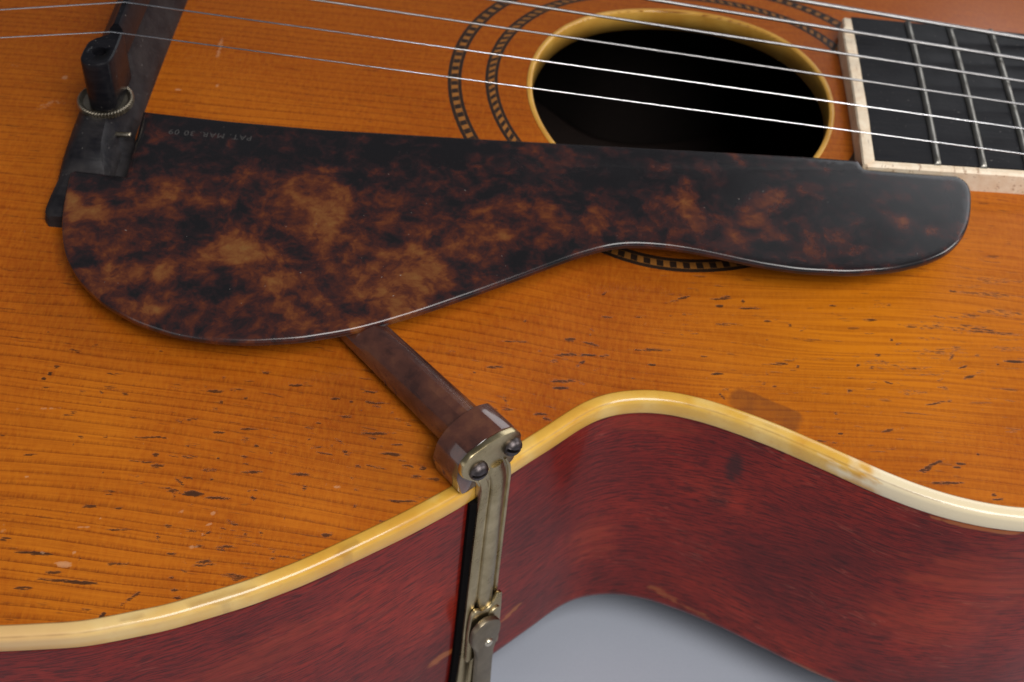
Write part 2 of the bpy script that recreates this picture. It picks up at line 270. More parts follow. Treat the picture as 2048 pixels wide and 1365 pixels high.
def m_ebony(name, c0, c1, r0, r1, dusty=.0):
    s = NT(name); v = s.coord(); x, y, z = s.sep(v)[:3]
    g = s.noise(s.comb(s.math('MULTIPLY', x, .06), s.math('MULTIPLY', y, 1.2), z), 1, 4, .6)
    n = s.noise(v, .12, 4, .65)
    c = s.mix(s.ramp(g, [(.4, 0), (.7, 1)]), c0, c1)
    if dusty:
        c = s.mix(s.math('MULTIPLY', s.ramp(n, [(.35, 0), (.7, 1)]), dusty), c, (.20, .17, .155))
    sp = s.ramp(s.noise(v, 1.3, 2, .5), [(.72, 0), (.76, .5)])
    c = s.mix(sp, c, (.25, .23, .21))
    s.bump(s.math('ADD', g, s.noise(v, .9, 4, .6)), .25, .00012)
    return s.set(Base_Color=c, Roughness=s.ramp(n, [(.3, r0), (.7, r1)]), Specular_IOR_Level=.17)
def m_metal(name, c0, c1, r0, r1, sc_=.25, bumpy=.02):
    s = NT(name); v = s.coord(); n = s.noise(v, sc_, 5, .65); n2 = s.noise(v, sc_*5, 3, .6)
    c = s.mix(s.ramp(n, [(.35, 0), (.65, 1)]), c0, c1)
    c = s.mix(s.ramp(n2, [(.6, 0), (.8, .25)]), c, tuple(q*.3 for q in c0))
    s.bump(n2, bumpy, .0002)
    return s.set(Base_Color=c, Metallic=1.0, Roughness=s.ramp(n, [(.3, r0), (.7, r1)]))
def m_plain(name, c, r=.45, coat=0., metallic=0., spec=.5):
    s = NT(name); v = s.coord(); n = s.noise(v, .6, 4, .65)
    cc = s.mix(s.ramp(n, [(.3, 0), (.75, 1)]), tuple(q*.72 for q in c), tuple(min(1, q*1.15) for q in c))
    return s.set(Base_Color=cc, Roughness=r, Coat_Weight=coat, Coat_Roughness=.15, Metallic=metallic, Specular_IOR_Level=spec)
def m_bone():
    s = NT('worn_ivoroid'); v = s.coord()
    x, y, z = s.sep(v)[:3]
    n = s.noise(v, .35, 4, .65); c = s.mix(s.ramp(n, [(.35, 0), (.7, 1)]), (.86, .74, .57), (.74, .56, .38))
    crack = s.noise(s.comb(s.math('MULTIPLY', x, .9), s.math('MULTIPLY', y, .12), z), 1, 3, .6)
    c = s.mix(s.ramp(crack, [(.60, 0), (.68, .7)]), c, (.30, .14, .06))
    s.bump(n, .3, .0003)
    return s.set(Base_Color=c, Roughness=.5)
def m_backdrop():
    s = NT('grey_paper'); v = s.coord()
    c = s.mix(s.noise(v, .02, 3, .5), (.37, .395, .465), (.41, .435, .505))
    c = s.mix(s.ramp(s.noise(v, 2.2, 2, .6), [(.4, 0), (.8, .2)]), c, (.25, .27, .335))
    s.bump(s.noise(v, 1.6, 3, .6), .12, .0003)
    return s.set(Base_Color=c, Roughness=.6)
SPRUCE = m_spruce(); SIDE = m_side(); BIND = m_binding(); RING = m_ring(); TORT = m_tortoise(); TORTARM = m_tortoise('tortoise_bracket', True)
EBONY = m_ebony('ebony_board', (.005, .005, .007), (.010, .009, .010), .40, .5)
BRIDGE = m_ebony('dusty_ebony', (.007, .007, .009), (.013, .012, .015), .34, .5, .12)
POSTM = m_ebony('polished_ebony', (.006, .006, .008), (.012, .011, .013), .25, .36)
BRASS = m_metal('tarnished_nickel', (.35, .275, .145), (.56, .46, .275), .24, .36, .12, .0)
LEVERM = m_metal('dark_nickel', (.21, .17, .115), (.32, .27, .195), .36, .52)
SCREWM = m_metal('dark_steel', (.060, .050, .052), (.13, .11, .11), .34, .5)
WHEELM = m_metal('old_brass', (.26, .22, .16), (.42, .37, .29), .3, .45)
STEEL = m_metal('string_steel', (.62, .61, .62), (.75, .74, .75), .14, .22, .05, .0)
WOUND = m_metal('wound_wire', (.30, .29, .29), (.42, .41, .41), .30, .40, .1, .0)
FRETM = m_metal('fret_nickel', (.30, .285, .25), (.42, .40, .36), .36, .48, .2)
BONE = m_bone()
BLACKI = m_plain('black_inlay', (.030, .016, .010), .3, .3)
TANI = m_plain('tan_inlay', (.30, .115, .022), .32, .3)
DARKHOLE = m_plain('raw_inside', (.16, .075, .028), .7)
LETTER = m_plain('stamped_letter', (.055, .05, .048), .6)
PAPER = m_backdrop()
# ------------------------------------------------------------------ body outline and carved top
NEAR = [(-302,0),(-300,30),(-293,62),(-280,95),(-262,122),(-238,143),(-210,156.5),(-180,162.5),(-152,162),
 (-123.9,158.7),(-109.6,156.4),(-95.7,151.6),(-81.8,144.9),(-72.4,139.3),(-63.7,133.1),(-54.8,126.6),(-45.6,119.1),(-38.9,112.5),(-32.4,106.1),(-26.4,100.4),
 (-21.6,95.4),(-16.9,91.7),(-12,89.6),(-5.5,88.4),(1,88.7),(7.9,90.2),(15.3,92.7),(22.5,95.5),(29.6,98.8),(36.6,102.2),
 (43.4,105.5),(50.3,108.3),(57.1,110.3),(64.1,111.5),(71,111.9),(85,110.5),(100,106.5),(118,98),(136,84),(150,67),(162,44),(168,22),(170,0)]
half = smooth_line(np.array(NEAR, float), .5, 2.6)
half[0, 1] = half[-1, 1] = 0
near = np.c_[half[:, 0], -half[:, 1]]; far = half[::-1]
OUT = np.vstack([near, far[1:-1]])                     # closed loop, runs along the near edge then back along the far edge
_o = np.argsort(half[:, 0])
def wid(x): return np.interp(x, half[_o, 0], half[_o, 1])
HT = 15.0
def ht(x, y):
    s = np.clip(abs(y)/np.maximum(wid(x), 1e-3), 0, 1)
    e = np.clip(np.minimum((x+302)/150., (170-x)/95.), 0, 1); e = 1-(1-e)**2
    return HT*e*(1-s*s)**1.25
guitar = bpy.data.objects.new('guitar', None); col.objects.link(guitar); guitar.location = (0, 0, ROOT_Z*K)
guitar['label'] = 'old archtop guitar with amber top, tortoise pickguard and dark red sides, lying on grey paper'
guitar['category'] = 'guitar'

# carved spruce top: extra small pits and nicks, gathered where hands and cuffs rubbed
for cx0, cy0, sx0, sy0, cnt in ((-95, -125, 18, 14, 90), (-62, -112, 14, 9, 45), (-115, -110, 12, 10, 30), (-28, -88, 12, 7, 45), (20, -80, 18, 9, 32), (58, -92, 12, 10, 24), (-80, -140, 14, 5, 30)):
    for _ in range(cnt):
        L_ = float(rng.gamma(2.0, .42))+.2
        DARK.append((cx0+rng.normal(0, sx0), cy0+rng.normal(0, sy0), L_, .22+.10*rng.random()+.05*L_, .03+rng.normal(0, .10) if rng.random() < .8 else rng.uniform(-1.2, 1.2), float(rng.uniform(.25, .75))))
for _ in range(26):
    DARK.append((58+rng.normal(0, 10), -72+rng.normal(0, 7), 2.5+3*rng.random(), .5+.5*rng.random(), .04, float(rng.uniform(.3, .5))))
# carved spruce top
HC = (0.3, -2.2); HA, HB = 38.3, 40.4                  # soundhole
xs = np.unique(np.r_[np.linspace(-302, -155, 40), np.arange(-155, 82, .36), np.linspace(82, 170, 30)])
ts = np.unique(np.r_[np.linspace(-1, -.35, 360), np.linspace(-.35, .2, 150), np.linspace(.2, 1, 50)])
ww = wid(xs)
X = np.repeat(xs[:, None], len(ts), 1); Y = ww[:, None]*ts[None, :]
Z = ht(X, Y)
fc = grid_faces(len(xs), len(ts))
xf, yf = X.ravel(), Y.ravel()
cxm = xf[fc].mean(1); cym = yf[fc].mean(1)
fc = fc[((cxm-HC[0])/(HA-1.0))**2+((cym-HC[1])/(HB-1.0))**2 > 1]
sx_, sy_, sl_, sw_, sa_, _ = STAIN[0]
uu = ((xf-sx_)*math.cos(sa_)+(yf-sy_)*math.sin(sa_))/(sl_*.92); vv_ = (-(xf-sx_)*math.sin(sa_)+(yf-sy_)*math.cos(sa_))/(sw_*1.1)
stain = np.clip((1.12-(abs(uu)**6+abs(vv_)**6)**(1/6.)+(fbm(xf*.5, yf*.5, 3, 5)-.5)*.16)/.14, 0, 1)*(.55+.45*np.clip(fbm(xf*.25, yf*.25, 3, 15)*2-.4, 0, 1))
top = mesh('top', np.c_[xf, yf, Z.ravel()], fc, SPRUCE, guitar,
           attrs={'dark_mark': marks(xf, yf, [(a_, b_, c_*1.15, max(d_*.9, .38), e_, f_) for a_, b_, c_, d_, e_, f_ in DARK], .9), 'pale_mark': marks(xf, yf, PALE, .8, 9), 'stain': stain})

# rim: sides, binding, back
N2 = normals2(OUT); 
if ((OUT+N2*5)[len(near)//2, 1]) > OUT[len(near)//2, 1]: N2 = -N2
arc = np.r_[0, np.cumsum(np.hypot(*np.diff(OUT, axis=0).T))]
def sweep(name, prof, mat, step=1, attr=None, **kw):
    idx = np.arange(0, len(OUT), step); pr = np.asarray(prof, float)
    P = OUT[idx][:, None, :]+N2[idx][:, None, :]*pr[None, :, 0:1]
    V = np.concatenate([P, np.broadcast_to(pr[None, :, 1:2], (len(idx), len(pr), 1))], 2).reshape(-1, 3)
    uv = np.c_[np.repeat(arc[idx], len(pr)), np.tile(pr[:, 1], len(idx))]
    return mesh(name, V, grid_faces(len(idx), len(pr), True), mat, guitar, uv=uv, attrs=attr(V) if attr else None, **kw)
DEPTH = 77.6
zz = np.r_[-3.0, np.linspace(-4.6, -DEPTH+1.5, 74), -DEPTH+.4, -DEPTH]
side_prof = np.c_[np.r_[1.2, np.full(74, 2.2), 2.0, 1.3], zz]
def edist(V, x, z, L, W, an=0, seed=0, rag=.9):
    a = (V[:, 0]-x); b = (V[:, 2]-z); c, s = math.cos(an), math.sin(an)
    u = (a*c+b*s)/L; v = (-a*s+b*c)/W
    r = np.sqrt(u*u+v*v)+(fbm(V[:, 0]*.25, V[:, 2]*.7, 4, seed)-.5)*rag
    m = np.clip((1.1-r)/.7, 0, 1); m = m*m*(3-2*m)
    return m*(V[:, 1] < 0)
def side_attr(V):
    worn = np.maximum.reduce([edist(V, 8, -72.2, 9, 2.2, -.36, 2, 1.8)*.6, edist(V, 17, -75.2, 7, 1.6, -.25, 3, 1.8)*.5, edist(V, -31, -62.5, 4.2, .9, .55, 4, 1.2), edist(V, -46, -60.5, 4, 2.0, .3, 5, 1.2)*.8,
        edist(V, 62, -5.2, 16, 1.0, 0, 6, 1.3), edist(V, 42, -76.5, 14, 1.1, 0, 7, 1.2)*.6])
    sm = np.maximum(edist(V, 15.2, -15.5, 2.2, 6.5, 0, 8, .7)*.75, edist(V, 14, -27, 3, 6, 0, 9, .8)*.3)
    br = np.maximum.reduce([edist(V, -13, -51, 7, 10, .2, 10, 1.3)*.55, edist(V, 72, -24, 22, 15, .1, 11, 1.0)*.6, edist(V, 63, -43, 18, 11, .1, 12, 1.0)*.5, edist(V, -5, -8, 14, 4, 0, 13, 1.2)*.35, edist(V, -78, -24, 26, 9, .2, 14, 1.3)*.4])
    return {'worn': np.clip(worn, 0, 1), 'smudge': sm, 'bright': br}
side = sweep('side', side_prof, SIDE, 1, side_attr)
sweep('inner_lining', [(-1.2, -1.0), (-1.4, -20.), (-1.4, -50.), (-1.2, -DEPTH+2)], m_plain('dark_inner_wood', (.012, .006, .004), .8), 4)
def bind_attr(V):
    b = np.clip((V[:, 0]-33+(fbm(V[:, 0]*.2, V[:, 2]*.8, 3, 21)-.5)*36)/7, 0, 1)*(V[:, 1] < 0)
    pal = np.clip((-70-V[:, 0])/40, 0, 1)*.35*(V[:, 2] > -3)
    d = marks(V[:, 0], V[:, 1], [(-64, -135.5, 2.5, .7, .7, .5), (-84, -148, 4, .6, .5, .45), (-88, -149.5, 3, .6, .5, .5), (-38, -113, 1, .5, .7, .5), (-101, -154.5, 2, .5, .3, .4), (20, -95.5, 3, .4, -.4, .3)], .5, 31)
    low = np.maximum(np.clip((-4.0-V[:, 2])/.4, 0, 1), (V[:, 2] < .03)*(V[:, 2] > -.2)*.7)*1.1*fbm(V[:, 0]*.3, V[:, 1]*.3, 3, 40)
    return {'bare': np.maximum(b, pal), 'dirt': np.maximum(d, low)}
bp = [(-.5, -1.2), (-.5, .02), (.0, .22)]+[(2.62-1.35+1.35*math.sin(a), -1.15+1.35*math.cos(a)) for a in np.linspace(.0, math.pi/2, 8)]+[(2.66, -2.2), (2.62, -3.9), (2.5, -4.3), (2.0, -4.45)]
binding = sweep('binding', bp, BIND, 1, bind_attr)
bs = np.linspace(-1, 1, 41); xb_ = np.linspace(-302, 170, 120)
XB = np.repeat(xb_[:, None], 41, 1); wb_ = wid(xb_)+1.7; YB = wb_[:, None]*bs[None]
eb = np.clip(np.minimum((XB+302)/150, (170-XB)/95), 0, 1); ZB = -DEPTH+1.2-16.5*(1-(1-eb)**2)*(1-bs[None]**2)**1.2
mesh('back', np.c_[XB.ravel(), YB.ravel(), ZB.ravel()], grid_faces(120, 41), m_plain('dark_back_wood', (.018, .008, .005), .8), guitar)

# ------------------------------------------------------------------ soundhole ring and rosette
th = np.linspace(0, 2*np.pi, 240, endpoint=False)
rp = np.array([(-.1, -1.5), (.0, .02), (-.12, .14), (-.35, .2), (-1.0, .2), (-1.3, .05), (-1.4, -.4), (-1.5, -5.6), (-.4, -5.6)])
V = []
for t in th:
    c, s_ = math.cos(t), math.sin(t)
    bx, by = HC[0]+HA*c, HC[1]+HB*s_
    zb = float(ht(np.array([bx]), np.array([by]))[0])
    for o, dz in rp: V.append((HC[0]+(HA+o)*c, HC[1]+(HB+o)*s_, zb+dz))
mesh('soundhole_ring', V, grid_faces(240, len(rp), True), RING, guitar)
def annulus(name, r0, r1, dz, mat, parent, n=360):
    rr = np.linspace(r0, r1, 4); V = []
    for t in np.linspace(0, 2*np.pi, n, endpoint=False):
        x = .4+rr*math.cos(t); y = -.5+rr*math.sin(t); z = ht(x, y)+dz
        V += list(zip(x, y, z))
    return mesh(name, V, grid_faces(n, 4, True), mat, parent)
def rosette(r0, r1, n, lw, slant, blk):
    ros = annulus('rosette', r0, r1, .020, BLACKI, guitar)
    annulus('inlay_band', r0+lw, r1-lw, .035, TANI, ros)
    bw = r1-r0-2*lw
    L = 2*math.pi*(r0+r1)/2/n*blk
    a = bw*.46; b = L/2; k = slant*a
    me = bpy.data.meshes.new('inlay_block')
    vv = [(sx*a, sy*b+sx*k, z) for z in (-.05, .016) for sx, sy in ((-1, -1), (1, -1), (1, 1), (-1, 1))]
    me.from_pydata([tuple(q*K for q in v) for v in vv], [], [(3, 2, 1, 0), (4, 5, 6, 7), (0, 1, 5, 4), (1, 2, 6, 5), (2, 3, 7, 6), (3, 0, 4, 7)])
    me.materials.append(BLACKI)
    rm = (r0+r1)/2
    for i in range(n):
        t = 2*math.pi*i/n; x, y = .4+rm*math.cos(t), -.5+rm*math.sin(t)
        e = .4; f = lambda X_, Y_: float(ht(np.array([X_]), np.array([Y_]))[0])
        z = f(x, y); nz = Vector((-(f(x+e, y)-f(x-e, y))/(2*e), -(f(x, y+e)-f(x, y-e))/(2*e), 1)).normalized()
        rad = Vector((math.cos(t), math.sin(t), 0)); rad = (rad-nz*rad.dot(nz)).normalized(); tan = nz.cross(rad)
        o = bpy.data.objects.new('inlay_block', me); col.objects.link(o); o.parent = ros
        m = Matrix((rad, tan, nz)).transposed().to_4x4(); m.translation = Vector((x, y, z+.045))*K
        o.matrix_local = m
rosette(54.7, 58.1, 118, .85, .15, .52)
rosette(45.7, 48.8, 118, .80, .85, .50)

# ------------------------------------------------------------------ bridge
def loft(name, rings, mat, parent, cap=True, sharp=40):
    n = len(rings[0]); V = [p for r in rings for p in r]
    F = [tuple(f) for f in grid_faces(len(rings), n, False, True)]
    if cap: F += [tuple(range(n))[::-1], tuple(range((len(rings)-1)*n, len(rings)*n))]
    o = mesh(name, V, F, mat, parent, sharp=None); fix_normals(o); o.data.set_sharp_from_angle(angle=math.radians(sharp)); return o
def lerp_tab(t, tab):
    tab = np.array(tab, float); return [float(np.interp(t, tab[:, 0], tab[:, k])) for k in range(1, tab.shape[1])]
#      |y|   bottom half-width  top half-width  height above the top   centre x
BT = [(0, 6.8, 2.2, 15.0, -134.4), (22, 6.8, 2.2, 14.2, -134.4), (28, 6.8, 2.4, 9.0, -134.4), (38, 6.8, 2.4, 8.4, -134.4), (47, 6.8, 2.9, 7.9, -134.2), (50.5, 6.7, 3.4, 6.6, -134.1), (53.4, 6.6, 3.9, 4.6, -134.0), (61, 6.2, 4.4, 4.1, -134.6), (64.5, 5.4, 4.2, 3.9, -135.2), (66, 4.0, 3.0, 3.3, -135.4)]
rings = []
for y in np.r_[np.linspace(-66, -40, 22), np.linspace(-36, 36, 19), np.linspace(40, 66, 22)]:
    b, t, h_, c = lerp_tab(abs(y), BT)
    rx = float(np.interp(abs(y), [36, 42, 60, 64], [0, 1.6, 1.6, 0]))
    pts = [(-b-.3, -.3), (-b-.3, h_*.25), (-b*.95, h_*.45), (-(b+t)/2-.5, h_*.75), (-t-.3, h_*.96), (-t+.35, h_), (t-.4, h_), (t+.25, h_*.93), ((b+t)/2-.3, h_*.58), (b*.85, h_*.30), (b*.98+rx, h_*.16), (b+rx, -.3)]
    rings.append([(c+px, y, float(ht(np.array([c+px*.9]), np.array([y]))[0])+pz) for px, pz in pts])
bridge = loft('bridge', rings, BRIDGE, guitar, sharp=35)
# saddle: thin blade ending in a round boss that stands on an adjusting post
SX = -132.4
out = []
def blade(y):
    k = min(1, max(0, (y+27)/5)); return 1.75
bl = []
for y in np.linspace(-25, 25, 26):
    zt = 37.3+.9*(1-(y/30)**2); bt = 29.5+4*(1-(abs(y)/26)**2)*0
    cxs = SX+.9
    bl.append([(cxs-1.7, y, bt), (cxs-1.6, y, zt-1.4), (cxs-.5, y, zt), (cxs+.6, y, zt), (cxs+1.3, y, zt-1.4), (cxs+1.5, y, bt)])
saddle = loft('saddle', bl, POSTM, bridge, sharp=30)
def boss(sgn):
    yc = -33.6*sgn; o = []
    base = [(-5.0, 4.0), (-5.3, .5), (-5.2, -2.4), (-4.2, -4.2), (-2.0, -5.0), (.6, -4.9), (2.6, -3.6), (3.2, -1), (3.2, 3.5), (3.0, 9.5), (-.5, 9.8), (-.9, 7.4), (-3.6, 5.8)]
    base = smooth_line(np.array(base)*np.array([.86, .95]), .6, .45, True)
    R = []
    for z, ins in ((22.6, .15), (23, 0), (35.0, 0), (35.5, .15), (35.75, .5)):
        n_ = normals2(base); sg = 1 if (base+n_)[0, 0] > base[0, 0] else -1
        q = base+n_*ins*sg if ins else base
        R.append([(SX-.2+a, yc+b*sgn, z) for a, b in q])
    n = len(R[0])
    F = [tuple(f) for f in grid_faces(len(R), n, False, True)]+[tuple(range(n))[::-1]]
    # top face with a drilled hole
    hole = [(SX-.9+1.6*math.cos(a), yc+.3*sgn+1.6*math.sin(a)) for a in np.linspace(0, 2*np.pi, 24, endpoint=False)]
    Vv = [p for r in R for p in r]; topi = list(range((len(R)-1)*n, len(R)*n)); h0 = len(Vv)
    Vv += [(a, b, 35.75) for a, b in hole]+[(a, b, 31.5) for a, b in hole]
    pts = [Vector(Vv[i][:2]) for i in topi]+[Vector(h) for h in hole]
    ed = [(i, (i+1) % n) for i in range(n)]+[(n+i, n+(i+1) % 24) for i in range(24)]
    res = delaunay_2d_cdt(pts, ed, [], 0, 1e-6)
    mp = topi+list(range(h0, h0+24))
    for t in res[2]:
        orig = [res[3][i][0] for i in t]; c = sum((pts[i] for i in orig), Vector((0, 0)))/3
        if (c-Vector((SX-.9, yc+.3*sgn))).length < 1.55: continue
        inside = False; px, py = c; j = n-1
        for i in range(n):
            xi, yi = pts[i]; xj, yj = pts[j]
            if ((yi > py) != (yj > py)) and (px < (xj-xi)*(py-yi)/(yj-yi)+xi): inside = not inside
            j = i
        if inside: F.append(tuple(mp[i] for i in orig))
    for i in range(24): F.append((h0+i, h0+(i+1) % 24, h0+24+(i+1) % 24, h0+24+i))
    F.append(tuple(range(h0+24, h0+48)))
    ob = mesh('saddle_post', Vv, F, POSTM, bridge); fix_normals(ob); ob.data.set_sharp_from_angle(angle=math.radians(32))
    # knurled thumbwheel
    V = []; nk = 52; R0 = 6.4
    prof = [(3.2, 22.6), (5.0, 22.6), (5.7, 23.0), (R0-.35, 23.25), (R0, 23.1), (R0, 21.9), (R0-.4, 21.6), (3.2, 21.6)]
    for i in range(nk*2):
        t = math.pi*i/nk; kn = -.38*(i % 2)
        for j, (r, z) in enumerate(prof):
            rr = r+(kn if j in (3, 4, 5, 6) else 0); V.append((SX-1.5+rr*math.cos(t), yc-.2+rr*math.sin(t), z))
    w = mesh('thumbwheel', V, grid_faces(nk*2, len(prof), True, True), WHEELM, bridge, smooth=False); fix_normals(w)
    # the threaded stem below the wheel
    S = [[(SX-1.5+1.6*math.cos(a), yc-.2+1.6*math.sin(a), z) for a in np.linspace(0, 2*np.pi, 16, endpoint=False)] for z in (16, 23)]
    loft('threaded_stem', S, WHEELM, bridge)
boss(1); boss(-1)

# ------------------------------------------------------------------ fingerboard
XF = 42.0; ZF = 20.2; FW = 30.2; XE = 168.0
def fw_(x): return FW-(x-XF)*.028
EB = 3.0; NB = 2.0                                   # end binding, edge binding widths
def crown(y): return -.9*(y/30.)**2
rings = []
for x in np.linspace(XF+EB, XE, 30):
    w_ = fw_(x); ys = np.r_[-w_+NB, np.linspace(-w_+NB+.01, w_-.3, 24), w_]
    rings.append([(x, y, ZF+crown(y)) for y in ys]+[(x, w_, ZF-6.6), (x, -w_+NB, ZF-6.6)])
board = loft('fingerboard', rings, EBONY, guitar, sharp=30)
def strip(name, pts_top, h_, mat, parent, zf, bev=.35):
    q = np.array(pts_top, float); c = q.mean(0); n = len(q)
    V = [(x, y, zf(x, y)-h_) for x, y in q]+[(x, y, zf(x, y)-bev) for x, y in q]
    qi = q+(c-q)/np.maximum(np.hypot(*(c-q).T), 1e-6)[:, None]*bev
    V += [(x, y, zf(x, y)) for x, y in qi]
    F = [tuple(f) for f in grid_faces(3, n, False, True)]+[tuple(range(n))[::-1], tuple(range(2*n, 3*n))]
    o = mesh(name, V, F, mat, parent, smooth=False); fix_normals(o); return o
zt_ = lambda x, y: ZF+.12+crown(y)
ys = np.linspace(-FW+.3, FW-4.5, 30); jit = lambda i, a: a*(fbm(np.array([i*.37]), np.array([a*9.1]), 3, 55)[0]-.5)*2
endp = [(XF+jit(i, .28), y) for i, y in enumerate(ys)]+[(XF+1.0, FW-.5), (XF+1.7, FW)]+[(XF+EB-.05+jit(i+90, .25), y) for i, y in list(enumerate(ys))[::-1] if y > -FW+NB+.3]+[(XF+1.6, -FW+1.0)]
V = []; 
# end strip as a lofted band so that its broken edges stay crisp
L0 = np.array([(XF+jit(i*.35, .16)+(.6 if y > FW-5.5 else 0), y) for i, y in enumerate(np.linspace(-FW+.2, FW-1.2, 60))])
L1 = np.array([(XF+EB-.04-jit(i*.4+77, .15) if y > -FW+NB else XF+EB-.04-( -FW+NB-y)*1.0, y) for i, y in enumerate(np.linspace(-FW+.2, FW-1.2, 60))])
R = []
for a, b in zip(L0, L1):
    z = ZF+crown(a[1])+.1; m = (a+b)/2
    R.append([(a[0], a[1], z-6.3), (a[0], a[1], z-.45), (a[0]+.35, a[1], z), (m[0], a[1], z+.05), (b[0]-.25, b[1], z), (b[0], b[1], z-.3), (b[0], b[1], z-6.3)])
R.append([(XF+1.7, FW-.2, ZF-1-q) for q in (6.3, .5, .3, .2, .3, .4, 6.3)])
loft('end_binding', R, BONE, board, sharp=30)
R = []
for i, x in enumerate(np.linspace(XF+1.1, XE, 120)):
    w_ = fw_(x); j = jit(i, .18); z = ZF+crown(w_)+.08; a = max(0, XF+EB-x)
    R.append([(x, -w_+NB-.05-j*.5-a*0, z-6.3), (x, -w_+NB-.05-j*.5, z-.2), (x, -w_+NB-.3, z), (x, -w_+.5, z-.02), (x, -w_+j*.4, z-.5), (x, -w_, z-6.3)])
loft('edge_binding', R, BONE, board, sharp=30)
fx = [17.6, 28.4, 39.1]; d_ = 11.3
while XF+fx[-1]+d_ < XE: fx.append(fx[-1]+d_); d_ *= 1.058
for q in fx:
    x = XF+q; w_ = fw_(x); R = []
    for y in np.r_[-w_+NB-.5, np.linspace(-w_+NB, w_-.6, 20), w_-.1]:
        end = y < -w_+NB-.2 or y > w_-.3
        hh = .25 if end else .85; z = ZF+crown(y)
        R.append([(x-.85, y, z-.3), (x-.85, y, z+.05)]+[(x+.85*math.cos(a), y, z+.05+hh*math.sin(a)) for a in np.linspace(math.pi*.85, math.pi*.15, 6)]+[(x+.85, y, z+.05), (x+.85, y, z-.3)])
    loft('fret', R, FRETM, board, sharp=60)

# ------------------------------------------------------------------ strings
SB, SF = 29.17, 25.22; ZB_, XB_ = 38.2, -131.4
dia = [.34, .41, .58, .74, .95, 1.25]
for i in range(6):
    k = -1+2*i/5; A = np.array([XB_, SB*k, ZB_+dia[i]*.3]); B = np.array([42.5, SF*k, ZF+4.6])
    d = (B-A)/(B[0]-A[0]); E1 = A+d*(XE-A[0]); T = A+np.array([-95, 95*.0+SB*k*-.08, -95*.178])
    wound = i >= 2
    pitch = .42+.05*i
    def path(P0, P1):
        n = int(abs(P1[0]-P0[0])/(pitch/3)) if wound else 40
        return [P0+(P1-P0)*t for t in np.linspace(0, 1, n)]
    pts = path(T, A)+path(A, E1)[1:]
    ns = 10; V = []
    for j, p in enumerate(pts):
        r = dia[i]/2*(1 if not wound else (1.0, .97, .84)[j % 3])
        for a in range(ns):
            t = 2*math.pi*a/ns; V.append((p[0]+(.0), p[1]+r*math.cos(t), p[2]+r*math.sin(t)))
    mesh('string', V, grid_faces(len(pts), ns, False, True), WOUND if wound else STEEL, guitar)

# ------------------------------------------------------------------ pickguard
def gz(x, y): return 19+.045*(y+30)
segs = [[(-126.1,-32.1),(-105.6,-32.9),(-84.6,-33.0),(-45.1,-31.6),(-1.9,-29.7),(29.8,-28.3),(41.2,-28.2)],
        [(41.2,-28.2),(42.3,-30.9)],[(42.3,-30.9),(54.1,-30.9),(63.8,-30.6)],
        [(63.8,-30.6),(65.9,-31.2),(66.7,-33.5),(66.2,-38.5),(64.9,-45.1),(62.4,-51.0),(58.4,-55.8),(53.0,-59.3),(46.1,-62.2),(36.0,-64.4),(25.1,-64.9),(16.4,-64.1),(7.7,-62.5),(1.2,-61.4),(-5.4,-60.9),(-12.0,-61.2),(-16.9,-62.6),(-23.9,-66.2),(-34.3,-72.9),(-44.5,-79.4),(-54.4,-85.4),(-63.2,-90.2),(-69.0,-92.9),(-78.8,-96.2),(-88.6,-98.1),(-95.7,-98.5),(-103.9,-97.8),(-112.8,-95.2),(-121.1,-90.6),(-127.3,-85.0),(-131.5,-79.1),(-133.8,-73.4),(-135.4,-67.5),(-136.4,-61.4),(-137.2,-54.4)],
        [(-137.2,-54.4),(-136.4,-53.5)],[(-136.4,-53.5),(-130.7,-53.7),(-124.8,-54.0)],[(-124.8,-54.0),(-126.1,-32.1)]]
G = []
for k, sgm in enumerate(segs):
    q = smooth_line(np.array(sgm, float), .8, 2.0 if k == 3 else 0.0)
    if k == 3: q[0] = sgm[0]; q[-1] = sgm[-1]
    G.append(q[:-1])
G = np.vstack(G)
gn = normals2(G)
if (G+gn*2)[0, 1] < G[0, 1]: gn = -gn               # outward
TH = 1.7
lv = [(0, -TH), (.12, -TH*.65), (.08, -.60), (-.10, -.26), (-.45, -.06), (-.95, 0)]
GV = []; n = len(G)
for o, dz in lv: GV += [(x, y, gz(x, y)+dz) for x, y in G+gn*o]
GF = [tuple(f) for f in grid_faces(len(lv), n, False, True)]
inner = G+gn*lv[-1][0]
gx, gy = np.meshgrid(np.arange(-138, 68, 1.05), np.arange(-99, -27, 1.05)); gp = np.c_[gx.ravel(), gy.ravel()]
gp = gp+rng.uniform(-.2, .2, gp.shape)
def inpoly(P, poly):
    ins = np.zeros(len(P), bool); x0, y0 = poly[:, 0], poly[:, 1]; x1, y1 = np.roll(x0, 1), np.roll(y0, 1)
    for a, b, c, d in zip(x0, y0, x1, y1):
        if b == d: continue
        ins ^= ((b > P[:, 1]) != (d > P[:, 1])) & (P[:, 0] < (c-a)*(P[:, 1]-b)/(d-b)+a)
    return ins
gp = gp[inpoly(gp, inner)]
keep = np.ones(len(gp), bool)
for ch in np.array_split(np.arange(len(gp)), 40): keep[ch] = np.hypot(gp[ch][:, None, 0]-inner[None, :, 0], gp[ch][:, None, 1]-inner[None, :, 1]).min(1) > .55
gp = gp[keep]
pts = [Vector(p) for p in inner.tolist()]+[Vector(p) for p in gp.tolist()]
res = delaunay_2d_cdt(pts, [(i, (i+1) % n) for i in range(n)], [], 0, 1e-7)
base = (len(lv)-1)*n; off = len(GV)
P_ = np.array([list(p) for p in res[0]]); m0 = {}
for i, og in enumerate(res[3]):
    if og and og[0] < n: m0[i] = base+og[0]
extra = [i for i in range(len(P_)) if i not in m0]; gp = P_[extra]
for j, i in enumerate(extra): m0[i] = off+j
